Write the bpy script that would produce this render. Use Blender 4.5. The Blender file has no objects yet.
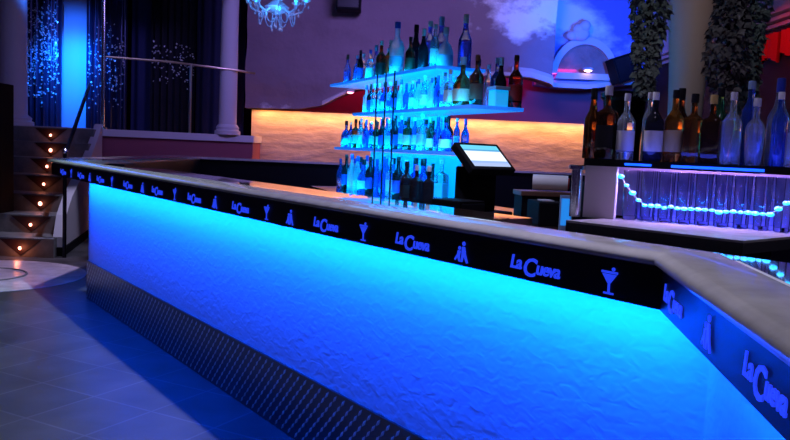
import bpy, bmesh, math, random
from mathutils import Vector, Matrix
random.seed(7)
R = math.radians
S = bpy.context.scene
COL = S.collection
# ------------------------------------------------------------------ camera
EYE = 1.4
cam_d = bpy.data.cameras.new('camera'); cam = bpy.data.objects.new('camera', cam_d); COL.objects.link(cam)
cam_d.sensor_width = 36.0; cam_d.lens = 36.0 * 790.0 / 790.0; cam_d.clip_start = 0.02
_P, _R = R(5.06), R(2.5)
_fw = Vector((0, math.cos(_P), -math.sin(_P))); _u0 = Vector((0, math.sin(_P), math.cos(_P))); _r0 = Vector((1, 0, 0))
_up = _u0 * math.cos(_R) - _r0 * math.sin(_R); _rt = _r0 * math.cos(_R) + _u0 * math.sin(_R)
_m = Matrix((_rt, _up, -_fw)).transposed().to_4x4(); _m.translation = Vector((0, 0, EYE))
cam.matrix_world = _m
S.camera = cam
# ------------------------------------------------------------------ exposure, world
S.view_settings.view_transform = 'Standard'; S.view_settings.look = 'None'
S.view_settings.exposure = 0.0; S.view_settings.gamma = 1.0; S.view_settings.use_curve_mapping = False
W = bpy.data.worlds.new('world'); S.world = W; W.use_nodes = True
W.node_tree.nodes['Background'].inputs[0].default_value = (0.10, 0.06, 0.30, 1)
W.node_tree.nodes['Background'].inputs[1].default_value = 0.10

def light(name, kind, loc, target, color, power, size=0.1, size_y=None, spot=60, blend=0.3, spread=180):
    d = bpy.data.lights.new(name, kind); o = bpy.data.objects.new(name, d); COL.objects.link(o)
    d.color = color; d.energy = power
    if kind == 'AREA':
        d.size = size
        if size_y: d.shape = 'RECTANGLE'; d.size_y = size_y
        d.spread = R(spread)
    else:
        d.shadow_soft_size = size
    if kind == 'SPOT': d.spot_size = R(spot); d.spot_blend = blend
    o.location = loc
    if target is not None:
        o.rotation_euler = (Vector(target) - Vector(loc)).to_track_quat('-Z', 'Y').to_euler()
    return o

def strip_light(name, a, b, width, down, color, power, spread=180):
    """a long thin area light between a and b, shining towards 'down'"""
    a, b = Vector(a), Vector(b); x = (b - a).normalized(); z = -Vector(down).normalized()
    z = (z - x * z.dot(x)).normalized(); y = z.cross(x)
    d = bpy.data.lights.new(name, 'AREA'); o = bpy.data.objects.new(name, d); COL.objects.link(o)
    d.shape = 'RECTANGLE'; d.size = (b - a).length; d.size_y = width; d.color = color; d.energy = power; d.spread = R(spread)
    mm = Matrix((x, y, z)).transposed().to_4x4(); mm.translation = (a + b) / 2
    o.matrix_world = mm
    return o

# ------------------------------------------------------------------ bar plan (metres)
A1, A2 = R(35.5), R(8.0)
D1 = Vector((math.sin(A1), -math.cos(A1))); N1 = Vector((-math.cos(A1), -math.sin(A1)))
D2 = Vector((-math.sin(A2), -math.cos(A2))); N2 = Vector((-math.cos(A2), math.sin(A2)))
BEND = Vector((0.806, 1.952)); MIT = Vector((-1.046, -0.256))
def bend(off): return BEND + MIT * off
def along(s, off): return bend(off) + D1 * s            # s < 0 : towards the far left end
def along2(s, off): return bend(off) + D2 * s
LEFT_END = -5.94                                        # panel's far left end
TIP = -6.72                                             # countertop's far left tip
TOPZ = 1.18

# lamps of the place, with some added fill lamps -------------------------------------------------
LED_BLUE = (0.0, 0.062, 1.0)
def v3(p, z): return (p[0], p[1], z)
strip_light('led_under_fascia', v3(along(LEFT_END, .115), 1.05), v3(along(0.0, .115), 1.05), 0.02,
            (-N1.x * .6, -N1.y * .6, -1), LED_BLUE, 95, spread=135)
strip_light('led_under_fascia', v3(along2(0.0, .115), 1.05), v3(along2(1.7, .115), 1.05), 0.02,
            (-N2.x * .6, -N2.y * .6, -1), LED_BLUE, 10, spread=135)
# purple ceiling lamps over the bar; the counter shades the floor in front of it
light('overhead_spot', 'SPOT', (-0.33, 4.06, 4.3), (-1.6, 3.6, 0), (0.62, 0.60, 1.0), 400, 0.05, spot=110, blend=.6)
light('overhead_spot', 'SPOT', (-3.2, 9.2, 4.3), (-3.95, 8.0, 0), (0.70, 0.55, 1.0), 420, 0.05, spot=30, blend=.5)
light('overhead_spot', 'SPOT', (-2.5, 7.1, 4.3), (-2.3, 6.0, 1.18), (0.62, 0.88, 1.0), 420, 0.05, spot=70, blend=.8)
light('overhead_spot', 'SPOT', (-2.6, 8.6, 4.4), (-3.95, 9.4, .5), (0.6, 0.58, 1.0), 420, 0.05, spot=22, blend=.7)  # added spot without a fixture, brightens the stair cheek wall
light('overhead_spot', 'SPOT', (1.6, 2.2, 4.3), (0.7, 1.6, 1.1), (0.85, 0.8, 1.0), 150, 0.05, spot=60, blend=.6)
light('ceiling_wash', 'AREA', (0.5, 8.5, 4.4), (0.0, 13.9, 2.8), (0.36, 0.26, 1.0), 80, 1.6, 0.8, spread=110)
light('ceiling_wash', 'AREA', (-4.0, 9.8, 4.4), (-4.0, 12.6, 1.9), (0.36, 0.32, 1.0), 7, 1.0, 0.6, spread=110)
light('blue_wash', 'SPOT', (3.4, 11.0, 3.0), (3.1, 15.0, 3.6), (0.01, 0.12, 1.0), 900, 0.2, spot=60, blend=.8)
light('cloud_spot', 'SPOT', (1.2, 11.0, 3.3), (1.7, 13.9, 4.2), (0.4, 0.4, 1.0), 50, 0.2, spot=44, blend=.9)
light('stage_spot', 'SPOT', (-5.7, 13.4, 3.0), (-5.86, 14.4, 2.5), (0.0, 0.15, 1.0), 300, 0.1, spot=95, blend=1.0)
light('stage_spot', 'SPOT', (-5.6, 11.6, 4.4), (-5.9, 14.2, 2.9), (0.02, 0.16, 1.0), 700, 0.1, spot=36, blend=.9)
strip_light('cove_led', (-2.55, 13.86, 2.0), (4.2, 13.86, 2.0), 0.06, (0, .10, -1), (1.0, 0.40, 0.10), 58)
light('red_recess', 'AREA', (-0.6, 14.6, 2.95), (-0.6, 15.2, 2.2), (1.0, 0.03, 0.2), 6, 1.6, 0.2)
light('red_recess', 'AREA', (2.0, 14.6, 2.95), (2.0, 15.2, 2.2), (0.8, 0.03, 0.4), 7, 2.4, 0.2)
light('red_wash', 'SPOT', (3.4, 8.6, 3.3), (4.5, 9.4, 2.7), (1.0, 0.02, 0.03), 26, 0.1, spot=50, blend=.7)
light('bar_lamp', 'SPOT', (0.9, 1.9, 3.4), (1.2, 3.2, 1.4), (0.75, 0.6, 1.0), 16, 0.1, spot=70, blend=.6)
light('added_ivy_fill', 'SPOT', (0.9, 2.4, 3.9), (1.7, 4.6, 2.1), (0.75, 0.85, 1.0), 24, 0.1, spot=36, blend=.8)  # unseen spot added to lift the dark ivy
light('column_lamp', 'SPOT', (1.6, 4.2, 3.4), (2.05, 5.6, 2.2), (1.0, 0.62, 0.42), 12, 0.1, spot=40, blend=.6)

# ------------------------------------------------------------------ materials
def mat(name, col, rough=.5, metal=0., trans=0., emit=None, es=0., spec=.5, ior=1.45, coat=0.):
    m = bpy.data.materials.new(name); m.use_nodes = True
    b = m.node_tree.nodes['Principled BSDF']
    b.inputs['Base Color'].default_value = (*col, 1); b.inputs['Roughness'].default_value = rough
    b.inputs['Metallic'].default_value = metal; b.inputs['Transmission Weight'].default_value = trans
    b.inputs['IOR'].default_value = ior; b.inputs['Specular IOR Level'].default_value = spec
    b.inputs['Coat Weight'].default_value = coat
    if emit: b.inputs['Emission Color'].default_value = (*emit, 1); b.inputs['Emission Strength'].default_value = es
    return m
def nd(m, t, **kw):
    n = m.node_tree.nodes.new(t)
    for k, v in kw.items(): setattr(n, k, v)
    return n
def ln(m, a, b): m.node_tree.links.new(a, b)
def bsdf(m): return m.node_tree.nodes['Principled BSDF']
def coords(m, rot=(0, 0, 0), scale=(1, 1, 1)):
    g = nd(m, 'ShaderNodeNewGeometry'); mp = nd(m, 'ShaderNodeMapping')
    mp.inputs['Rotation'].default_value = rot; mp.inputs['Scale'].default_value = scale
    ln(m, g.outputs['Position'], mp.inputs['Vector']); return mp.outputs['Vector']
def noise_color(m, c1, c2, scale, vec=None, detail=4, lo=.35, hi=.65, rough=.6, c3=None):
    n = nd(m, 'ShaderNodeTexNoise'); n.inputs['Scale'].default_value = scale; n.inputs['Detail'].default_value = detail
    n.inputs['Roughness'].default_value = rough
    if vec is None: vec = coords(m)
    ln(m, vec, n.inputs['Vector'])
    r = nd(m, 'ShaderNodeValToRGB'); r.color_ramp.elements[0].position = lo; r.color_ramp.elements[1].position = hi
    r.color_ramp.elements[0].color = (*c1, 1); r.color_ramp.elements[1].color = (*c2, 1)
    ln(m, n.outputs['Fac'], r.inputs['Fac']); ln(m, r.outputs['Color'], bsdf(m).inputs['Base Color'])
    return n, r
def bump(m, src, strength=.3, dist=.02):
    b = nd(m, 'ShaderNodeBump'); b.inputs['Strength'].default_value = strength; b.inputs['Distance'].default_value = dist
    ln(m, src, b.inputs['Height']); ln(m, b.outputs['Normal'], bsdf(m).inputs['Normal'])

M = {}
# rippled bar front panel
m = M['panel'] = mat('rippled_white_panel', (.82, .84, .86), .45)
wv = nd(m, 'ShaderNodeTexNoise'); wv.inputs['Scale'].default_value = 20; wv.inputs['Detail'].default_value = 1; wv.inputs['Distortion'].default_value = .6
ln(m, coords(m, (0, R(35), R(54.5)), (.7, 1, 1.5)), wv.inputs['Vector']); bump(m, wv.outputs['Fac'], .35, .012)
# tread plate kick strip
m = M['kick'] = mat('tread_plate_steel', (.22, .21, .19), .3, 1.0)
def mth(m, op, a, b=None, c=None):
    n = nd(m, 'ShaderNodeMath', operation=op)
    for i, q in enumerate((a, b, c)):
        if q is None: continue
        if isinstance(q, (int, float)): n.inputs[i].default_value = q
        else: ln(m, q, n.inputs[i])
    return n.outputs[0]
M['stud'] = mat('glint_pale_steel', (.80, .84, .76), .38, .55)  # pale colour stands in for lamp glints on the raised treads
# pale stone countertop
m = M['lip'] = mat('pale_polished_stone', (.62, .58, .52), .16, coat=.6)
n, r = noise_color(m, (.60, .57, .53), (.80, .77, .72), 9, lo=.3, hi=.7)
m = M['worktop'] = mat('dark_polished_worktop', (.10, .065, .05), .07, spec=1., coat=1.)
M['black'] = mat('black_laminate', (.008, .008, .011), .35)
M['matte_black'] = mat('matte_black', (.005, .005, .007), .7, spec=.15)
M['fascia'] = mat('black_fascia_board', (.006, .006, .010), .4, spec=.25)
M['letter'] = mat('blue_lit_cutout', (.02, .04, .5), .5, emit=(.02, .06, 1.0), es=.85)
M['letter_white'] = mat('pale_blue_cutout', (.5, .6, .9), .4, emit=(.25, .5, 1.0), es=.9)
M['chrome'] = mat('polished_steel', (.75, .75, .8), .18, 1.)
M['brass'] = mat('brushed_brass', (.65, .5, .35), .3, 1.)
M['dark_metal'] = mat('dark_metal', (.05, .05, .06), .35, 1.)
# floor tiles
m = M['floor'] = mat('square_floor_tiles', (.2, .2, .22), .36, spec=.35)
br = nd(m, 'ShaderNodeTexBrick', offset=0.0, squash=1.0)
br.inputs['Color1'].default_value = (.085, .085, .085, 1); br.inputs['Color2'].default_value = (.13, .125, .12, 1)
br.inputs['Mortar'].default_value = (.20, .195, .20, 1)
br.inputs['Scale'].default_value = 1.0; br.inputs['Brick Width'].default_value = .42; br.inputs['Row Height'].default_value = .42
br.inputs['Mortar Size'].default_value = .007; br.inputs['Mortar Smooth'].default_value = .3
ln(m, coords(m, (0, 0, R(28))), br.inputs['Vector'])
nn = nd(m, 'ShaderNodeTexNoise'); nn.inputs['Scale'].default_value = 3.5; nn.inputs['Detail'].default_value = 6; ln(m, coords(m), nn.inputs['Vector'])
mx = nd(m, 'ShaderNodeMixRGB', blend_type='MULTIPLY'); mx.inputs['Fac'].default_value = .8
ln(m, br.outputs['Color'], mx.inputs[1]); ln(m, nn.outputs['Fac'], mx.inputs[2]); ln(m, mx.outputs['Color'], bsdf(m).inputs['Base Color'])
m = M['disc'] = mat('pale_mosaic_floor', (.6, .56, .6), .3)
noise_color(m, (.42, .38, .42), (.72, .68, .72), 5, lo=.35, hi=.65)
m = M['rock'] = mat('mauve_rock_plaster', (.4, .3, .34), .85)
n, r = noise_color(m, (.20, .13, .13), (.40, .30, .31), 1.1, detail=8, lo=.32, hi=.7)
n2 = nd(m, 'ShaderNodeTexNoise'); n2.inputs['Scale'].default_value = 2.2; n2.inputs['Detail'].default_value = 9; ln(m, coords(m), n2.inputs['Vector']); bump(m, n2.outputs['Fac'], .9, .12)
# painted sky on the plaster : white clouds on lilac
m = M['sky'] = mat('painted_cloud_plaster', (.3, .25, .5), .85)
n, r = noise_color(m, (.28, .20, .24), (.95, .92, .95), .85, coords(m, (0, 0, 0), (1, 1, 1.5)), detail=8, lo=.50, hi=.62, rough=.62)
sp = nd(m, 'ShaderNodeSeparateXYZ'); ln(m, coords(m), sp.inputs[0])
hx = nd(m, 'ShaderNodeMapRange'); hx.inputs['From Min'].default_value = -.3; hx.inputs['From Max'].default_value = 2.6
ln(m, sp.outputs[0], hx.inputs['Value'])
hz = nd(m, 'ShaderNodeMapRange'); hz.inputs['From Min'].default_value = 3.05; hz.inputs['From Max'].default_value = 3.75
ln(m, sp.outputs[2], hz.inputs['Value'])
mul = mth(m, 'MULTIPLY', hx.outputs[0], hz.outputs[0]); sh = mth(m, 'MULTIPLY', mul, .34)
sm = mth(m, 'ADD', mth(m, 'SUBTRACT', n.outputs['Fac'], .15), sh); ln(m, sm, r.inputs['Fac'])
n2 = nd(m, 'ShaderNodeTexNoise'); n2.inputs['Scale'].default_value = 2.2; n2.inputs['Detail'].default_value = 8; ln(m, coords(m), n2.inputs['Vector']); bump(m, n2.outputs['Fac'], .7, .1)
m = M['sky_blue'] = mat('painted_blue_sky', (.3, .35, .8), .85)
n, r = noise_color(m, (.16, .20, .62), (.9, .9, .95), .8, coords(m, (0, R(25), 0), (1, 1, 1.6)), detail=7, lo=.47, hi=.66)
sp = nd(m, 'ShaderNodeSeparateXYZ'); ln(m, coords(m), sp.inputs[0])
hz = nd(m, 'ShaderNodeMapRange'); hz.inputs['From Min'].default_value = 3.3; hz.inputs['From Max'].default_value = 4.0
ln(m, sp.outputs[2], hz.inputs['Value'])
hx = nd(m, 'ShaderNodeMapRange'); hx.inputs['From Min'].default_value = 4.2; hx.inputs['From Max'].default_value = 2.6
ln(m, sp.outputs[0], hx.inputs['Value'])
sm = mth(m, 'ADD', mth(m, 'SUBTRACT', n.outputs['Fac'], .12), mth(m, 'MULTIPLY', mth(m, 'MULTIPLY', hz.outputs[0], hx.outputs[0]), .42)); ln(m, sm, r.inputs['Fac'])
m = M['gold'] = mat('split_stone_wall', (.7, .55, .42), .7)
n, r = noise_color(m, (.46, .34, .24), (.74, .58, .43), 2.2, coords(m, (0, 0, 0), (1, 1, 3.2)), detail=7, lo=.3, hi=.7)
bump(m, n.outputs['Fac'], .5, .05)
m = M['plaster'] = mat('white_plaster', (.66, .62, .66), .7)
m = M['red_wall'] = mat('wine_red_plaster', (.30, .08, .12), .8)
m = M['stone_step'] = mat('grey_stone_step', (.32, .31, .31), .55); noise_color(m, (.14, .15, .145), (.24, .25, .24), 5)
m = M['dark_wall'] = mat('dark_wall', (.035, .03, .04), .8)
M['blue_backdrop'] = mat('pale_backdrop_cloth', (.45, .55, .75), .7)
m = M['drape'] = mat('black_velvet', (.008, .009, .02), .8)
m = M['tinsel'] = mat('dark_tinsel', (.03, .04, .10), .3, .6)
M['sequin'] = mat('sparkle_fleck', (.8, .85, .95), .3, .2)  # pale flecks: the curtains' sparkle is put into their colour
M['plate'] = mat('dark_red_plate', (.03, .012, .010), .5)
M['bulb'] = mat('warm_step_bulb', (1, .8, .7), .4, emit=(1.0, .30, .20), es=8)
M['leaf'] = mat('dusty_ivy_leaf', (.10, .13, .11), .6); noise_color(M['leaf'], (.14, .17, .15), (.42, .46, .42), 14)
M['leaf_brown'] = mat('dry_ivy_leaf', (.10, .08, .08), .6); noise_color(M['leaf_brown'], (.11, .09, .10), (.36, .30, .30), 14)
M['stem'] = mat('ivy_stem', (.06, .04, .03), .8)
M['spot_lens'] = mat('lit_lens', (1, 1, 1), .4, emit=(1.0, .55, .6), es=6)
M['red_lens'] = mat('pink_lit_lens', (1, .5, .6), .4, emit=(1.0, .25, .35), es=7)
M['red_cloth'] = mat('red_velvet', (.75, .03, .04), .7)
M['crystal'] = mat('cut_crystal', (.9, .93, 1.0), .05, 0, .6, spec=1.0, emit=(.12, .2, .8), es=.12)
M['chand_lamp'] = mat('blue_chandelier_lamp', (.3, .6, 1), .4, emit=(.02, .45, 1.0), es=5)
# shelf tower
M['acrylic'] = mat('lit_acrylic_shelf', (.2, .5, .9), .3, emit=(0.0, .28, 1.0), es=.7)
M['edge'] = mat('led_shelf_edge', (.2, .4, 1), .4, emit=(.0, .13, .75), es=1.0)
M['backlit'] = mat('backlit_acrylic_panel', (.2, .5, .9), .3, emit=(0.0, .40, 1.0), es=.7)
M['rack_led'] = mat('blue_led_tube', (.05, .1, .5), .4, emit=(.0, .06, 1.0), es=3.2)
M['bead'] = mat('cyan_led_bead', (.3, .7, 1), .4, emit=(.0, .42, 1.0), es=3.2)
M['rack_panel'] = mat('pale_rack_panel', (.62, .58, .60), .6)
M['slab'] = mat('pale_slab_top', (.58, .54, .54), .25); noise_color(M['slab'], (.34, .32, .32), (.48, .45, .45), 10)
M['slab_edge'] = mat('shaded_slab_edge', (.03, .03, .03), .4)  # slab's shadowed side, the shade put into its dark colour
M['frost'] = mat('frosted_back_panel', (.62, .52, .7), .5)
M['tumbler'] = mat('clear_tumbler_glass', (.95, .96, 1.0), .03, 0, 1.0, ior=1.25)
def glass(name, c, rough=.05, t=.85): M[name] = mat(name, c, rough, 0, t, ior=1.35, spec=.6)
glass('clear_glass', (.82, .92, 1.0)); glass('blue_glass', (.10, .25, .95)); glass('amber_glass', (.75, .32, .06))
glass('dark_amber_glass', (.30, .11, .03)); glass('brown_glass', (.16, .06, .03)); glass('green_glass', (.08, .30, .14))
glass('black_glass', (.02, .02, .03), t=.3); glass('red_glass', (.45, .05, .05)); glass('frosted_glass', (.8, .9, 1.0), .45, .6)
for nme, c in dict(white=(.8, .8, .78), black=(.01, .01, .012), gold=(.55, .38, .12), silver=(.6, .6, .65), red=(.5, .03, .03),
                   blue=(.04, .08, .5), cream=(.65, .58, .42), brown=(.12, .05, .03), pale_blue=(.35, .55, .8)).items():
    M['cap_' + nme] = mat(nme + '_cap', c, .35)
    M['lab_' + nme] = mat(nme + '_paper_label', c, .6)

# ------------------------------------------------------------------ mesh helpers
class MB:
    def __init__(s): s.v = []; s.f = []
    def add(s, v, f):
        o = len(s.v); s.v += [tuple(p) for p in v]; s.f += [tuple(i + o for i in q) for q in f]; return s
    def prism(s, pts, z0, z1):
        n = len(pts); v = [(p[0], p[1], z0) for p in pts] + [(p[0], p[1], z1) for p in pts]
        f = [tuple(range(n - 1, -1, -1)), tuple(range(n, 2 * n))] + [(i, (i + 1) % n, n + (i + 1) % n, n + i) for i in range(n)]
        return s.add(v, f)
    def xz(s, pts, y0, y1, M4=None):
        n = len(pts); v = [(p[0], y0, p[1]) for p in pts] + [(p[0], y1, p[1]) for p in pts]
        if M4 is not None: v = [M4 @ Vector(q) for q in v]
        f = [tuple(range(n)), tuple(range(2 * n - 1, n - 1, -1))] + [(i, n + i, n + (i + 1) % n, (i + 1) % n) for i in range(n)]
        return s.add(v, f)
    def box(s, a, b, M4=None):
        x0, y0, z0 = a; x1, y1, z1 = b
        v = [(x, y, z) for z in (z0, z1) for x, y in ((x0, y0), (x1, y0), (x1, y1), (x0, y1))]
        if M4 is not None: v = [M4 @ Vector(p) for p in v]
        return s.add(v, [(3, 2, 1, 0), (4, 5, 6, 7), (0, 1, 5, 4), (1, 2, 6, 5), (2, 3, 7, 6), (3, 0, 4, 7)])
    def lathe(s, prof, seg=16, c=(0, 0, 0), sq=None, M4=None):
        v = []; f = []
        for k, (r, z) in enumerate(prof):
            q = sq[k] if sq else 0
            for i in range(seg):
                a = 2 * math.pi * (i + .5) / seg; rr = r
                if q:
                    e = 2 + 5 * q; ca, sa = abs(math.cos(a)), abs(math.sin(a)); rr = r / ((ca ** e + sa ** e) ** (1 / e))
                p = Vector((c[0] + rr * math.cos(a), c[1] + rr * math.sin(a), c[2] + z)); v.append(M4 @ p if M4 is not None else p)
        n = len(prof)
        for k in range(n - 1):
            for i in range(seg):
                j = (i + 1) % seg; f.append((k * seg + i, k * seg + j, (k + 1) * seg + j, (k + 1) * seg + i))
        f.append(tuple(range(seg - 1, -1, -1))); f.append(tuple(range((n - 1) * seg, n * seg)))
        return s.add(v, f)
    def tube(s, pts, r, seg=8, closed=False):
        pts = [Vector(p) for p in pts]; n = len(pts); v = []; f = []
        rs = r if isinstance(r, (list, tuple)) else [r] * n
        for i, p in enumerate(pts):
            t = (pts[min(i + 1, n - 1)] - pts[max(i - 1, 0)]).normalized()
            a = Vector((0, 0, 1)) if abs(t.z) < .9 else Vector((1, 0, 0)); x = t.cross(a).normalized(); y = t.cross(x)
            for k in range(seg):
                an = 2 * math.pi * k / seg; v.append(p + (x * math.cos(an) + y * math.sin(an)) * rs[i])
        for i in range(n - 1):
            for k in range(seg):
                j = (k + 1) % seg; f.append((i * seg + k, i * seg + j, (i + 1) * seg + j, (i + 1) * seg + k))
        f.append(tuple(range(seg - 1, -1, -1))); f.append(tuple(range((n - 1) * seg, n * seg)))
        return s.add(v, f)
    def ball(s, c, r, seg=8, rings=6, sc=(1, 1, 1)):
        prof = [(max(r * math.sin(math.pi * k / rings), 1e-4), -r * math.cos(math.pi * k / rings)) for k in range(rings + 1)]
        return s.lathe(prof, seg, (0, 0, 0), M4=Matrix.Translation(c) @ Matrix.Diagonal((*sc, 1)))
    def mesh(s, name, material, smooth=35, bevel=0):
        me = bpy.data.meshes.new(name); me.from_pydata(s.v, [], s.f); me.validate(); me.update()
        bm = bmesh.new(); bm.from_mesh(me); bmesh.ops.recalc_face_normals(bm, faces=bm.faces)
        if bevel: bmesh.ops.bevel(bm, geom=list(bm.edges), offset=bevel, segments=2, affect='EDGES', profile=.5, clamp_overlap=True)
        bm.to_mesh(me); bm.free()
        me.materials.append(material)
        if smooth: me.shade_smooth(); me.set_sharp_from_angle(angle=R(smooth))
        return me
    def build(s, name, material, parent=None, smooth=35, bevel=0):
        o = bpy.data.objects.new(name, s.mesh(name, material, smooth, bevel)); COL.objects.link(o)
        if parent: o.parent = parent
        return o
def link(name, me, parent=None, loc=None):
    o = bpy.data.objects.new(name, me); COL.objects.link(o)
    if parent: o.parent = parent
    if loc: o.location = loc
    return o
def tag(o, label=None, cat=None, group=None, kind=None):
    if label: o['label'] = label
    if cat: o['category'] = cat
    if group: o['group'] = group
    if kind: o['kind'] = kind
    return o
def struct(o): o['kind'] = 'structure'; return o
def thing(name, label, cat, loc=(0, 0, 0), rz=0, group=None):
    o = bpy.data.objects.new(name, None); COL.objects.link(o); o.location = loc; o.rotation_euler = (0, 0, rz)
    o.empty_display_size = .1
    return tag(o, label, cat, group)
def ordinal(i):
    t = 'twenty thirty forty fifty'.split()
    if i < 20: return ORD[i]
    n = i + 1; d, r = divmod(n, 10)
    return {2: 'twentieth', 3: 'thirtieth', 4: 'fortieth'}[d] if r == 0 else t[d - 2] + '-' + ORD[r - 1]
ORD = 'first second third fourth fifth sixth seventh eighth ninth tenth eleventh twelfth thirteenth fourteenth fifteenth sixteenth seventeenth eighteenth nineteenth twentieth'.split()

# ================================================================== SETTING
struct(MB().box((-8, -3, -.1), (7, 16, 0)).build('floor', M['floor']))
struct(MB().box((-8, -3, 4.9), (7, 16, 5.0)).build('ceiling', M['dark_wall']))
# medallion set into the floor
cx, cy = -4.05, 7.66
struct(MB().lathe([(.98, 0), (.98, .004)], 64, (cx, cy, 0)).build('floor_medallion', M['disc']))
ringp = [(cx + .42 * math.cos(a * math.pi / 24), cy + .42 * math.sin(a * math.pi / 24)) for a in range(49)]
struct(MB().tube([(x, y, .0045) for x, y in ringp], .012, 6).build('floor_medallion_ring', M['stone_step']))
# back walls
GY = 14.0
struct(MB().box((-2.6, GY, 0), (4.3, GY + .15, 2.0)).build('wall_back_stone', M['gold']))
struct(MB().box((-2.7, 15.2, 0), (7, 15.3, 4.9)).build('wall_recess', M['red_wall']))
def hz(x): return 150 + (x - 395) * math.tan(R(2.5))
UY = 13.88
edge_pts = [(-2.7, 2.02), (-1.75, 2.04), (-1.35, 2.12), (-1.08, 2.27), (-.8, 2.40), (-.3, 2.52), (.3, 2.60), (1.1, 2.74), (1.9, 2.76), (2.25, 2.74), (2.55, 2.66), (2.62, 2.62)]
pts = edge_pts + [(2.66, 3.0), (2.72, 3.3), (2.64, 3.6), (2.56, 4.9), (-2.7, 4.9)]
from mathutils import noise
def rocky(name, ep, y0, ztop, m, amp, thick, step=.11):
    """rough plaster wall: a relief grid from the wavy lower edge up, with a back and closed rims"""
    xs = []; x = ep[0][0]
    while x < ep[-1][0] - 1e-6: xs.append(x); x += step
    xs.append(ep[-1][0])
    def low(x):
        for (xa, za), (xb, zb) in zip(ep, ep[1:]):
            if x <= xb: return za + (zb - za) * (x - xa) / (xb - xa)
        return ep[-1][1]
    nz = 26; v = []; f = []; nx = len(xs)
    for x in xs:
        z0 = low(x)
        for k in range(nz):
            z = z0 + (ztop - z0) * k / (nz - 1)
            d = noise.fractal(Vector((x * .9, 3.1, z * 1.3)), 1.0, 2.0, 5) * amp * min(1, k / 2)
            v.append((x, y0 - d, z))
    nf = len(v); v += [(a, y0 + thick, c) for a, b_, c in v]
    for i in range(nx - 1):
        for k in range(nz - 1):
            a = i * nz + k; f.append((a, a + nz, a + nz + 1, a + 1)); f.append((nf + a, nf + a + 1, nf + a + nz + 1, nf + a + nz))
    for i in range(nx - 1):
        a = i * nz; f.append((a, nf + a, nf + a + nz, a + nz)); a += nz - 1; f.append((a, a + nz, nf + a + nz, nf + a))
    for k in range(nz - 1):
        a = k; f.append((a, a + 1, nf + a + 1, nf + a)); a = (nx - 1) * nz + k; f.append((a, nf + a, nf + a + 1, a + 1))
    return struct(MB().add(v, f).build(name, m, None, smooth=50))
rocky('wall_back', edge_pts, UY, 4.9, M['sky'], .16, .35)
edge2 = [(2.45, 2.70), (2.9, 2.66), (3.4, 2.66), (3.9, 2.74), (4.4, 2.80), (7, 2.82)]
rocky('wall_back_sky', edge2, 14.7, 4.9, M['sky_blue'], .08, .25)
# curved white ledge moulding under both upper walls
def ledge(name, ep, y, h, d, m):
    b = MB()
    n = len(ep)
    v = []; f = []
    for (x, z) in ep: v += [(x, y - d, z), (x, y + .05, z), (x, y + .05, z + h), (x, y - d * .55, z + h), (x, y - d, z + h * .6)]
    for i in range(n - 1):
        for k in range(5):
            j = (k + 1) % 5; f.append((i * 5 + k, i * 5 + j, (i + 1) * 5 + j, (i + 1) * 5 + k))
    f += [tuple(range(5)), tuple(range(5 * n - 1, 5 * n - 6, -1))]
    return struct(b.add(v, f).build(name, m))
ledge('trim_1', edge_pts[2:9], UY, .07, .10, M['plaster'])
ledge('trim_2', edge_pts[8:], UY, .16, .14, M['plaster'])
ledge('trim_3', edge2, 14.7, .13, .16, M['plaster'])
# arch moulding with its shallow niche on the blue wall
ac, aw, ah, ay = 3.33, .50, .56, 14.7
arc = [(ac + (aw) * math.cos(a), 2.90 + ah * math.sin(a)) for a in [math.pi * k / 20 for k in range(21)]]
arc2 = [(ac + (aw + .11) * math.cos(a), 2.90 + (ah + .13) * math.sin(a)) for a in [math.pi * k / 20 for k in range(20, -1, -1)]]
struct(MB().xz(arc + arc2, ay - .14, ay + .02).build('trim_4', M['plaster']))
struct(MB().xz(arc, ay - .02, ay + .01).build('wall_niche', M['rock'], smooth=0))
struct(MB().xz([(ac - .55, 2.82), (ac + .55, 2.82), (ac + .5, 2.93), (ac - .5, 2.93)], ay - .22, ay).build('trim_5', M['plaster'], smooth=0))
# left wall, stage back wall, right wall
struct(MB().box((-7.1, 8.0, 0), (-7.0, 16, 4.9)).build('wall_left', M['rock']))
struct(MB().box((-7, 14.9, 0), (-2.6, 15.0, 4.9)).build('wall_stage', M['matte_black']))
struct(MB().box((4.5, 4.0, 0), (4.6, 15.2, 4.9)).build('wall_right', M['dark_wall']))
struct(MB().box((4.42, 6.0, 3.22), (4.5, 15.2, 4.9)).build('wall_right_plaster', M['plaster']))
cr = MB()
for k, (z, d) in enumerate([(3.06, .05), (3.13, .09), (3.20, .14)]): cr.box((4.5 - d, 6.0, z), (4.5, 15.2, z + .045))
struct(cr.build('trim_6', M['plaster']))
# stage with plaster fascia
stage = [(-4.75, 12.40), (-2.42, 13.2), (-2.45, 14.9), (-7, 14.9), (-7, 12.40)]
struct(MB().prism(stage, 0, 1.42).build('stage', M['red_wall']))
struct(MB().prism([(-4.75, 12.35), (-2.40, 13.15), (-2.43, 14.9), (-7, 14.9), (-7, 12.35)], 1.42, 1.53).build('trim_7', M['plaster'], smooth=0))
# stairs up to the stage
sb = MB(); NST = 7
st_y = [8.95 + .5 * k for k in range(NST)]
for k in range(NST):
    x1 = -3.86 - (st_y[k] + .45 - 9.15) * .235 - .03
    cx0 = -3.93 - (st_y[k] - 9.15) * .235; sb.prism([(-6.4, st_y[k]), (cx0, st_y[k]), (-3.93 - 3.21 * .235, 12.36), (-6.4, 12.36)], 0 if k == 0 else .216 * k - .02, .216 * (k + 1))
struct(sb.build('stairs', M['stone_step'], smooth=0))
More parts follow.
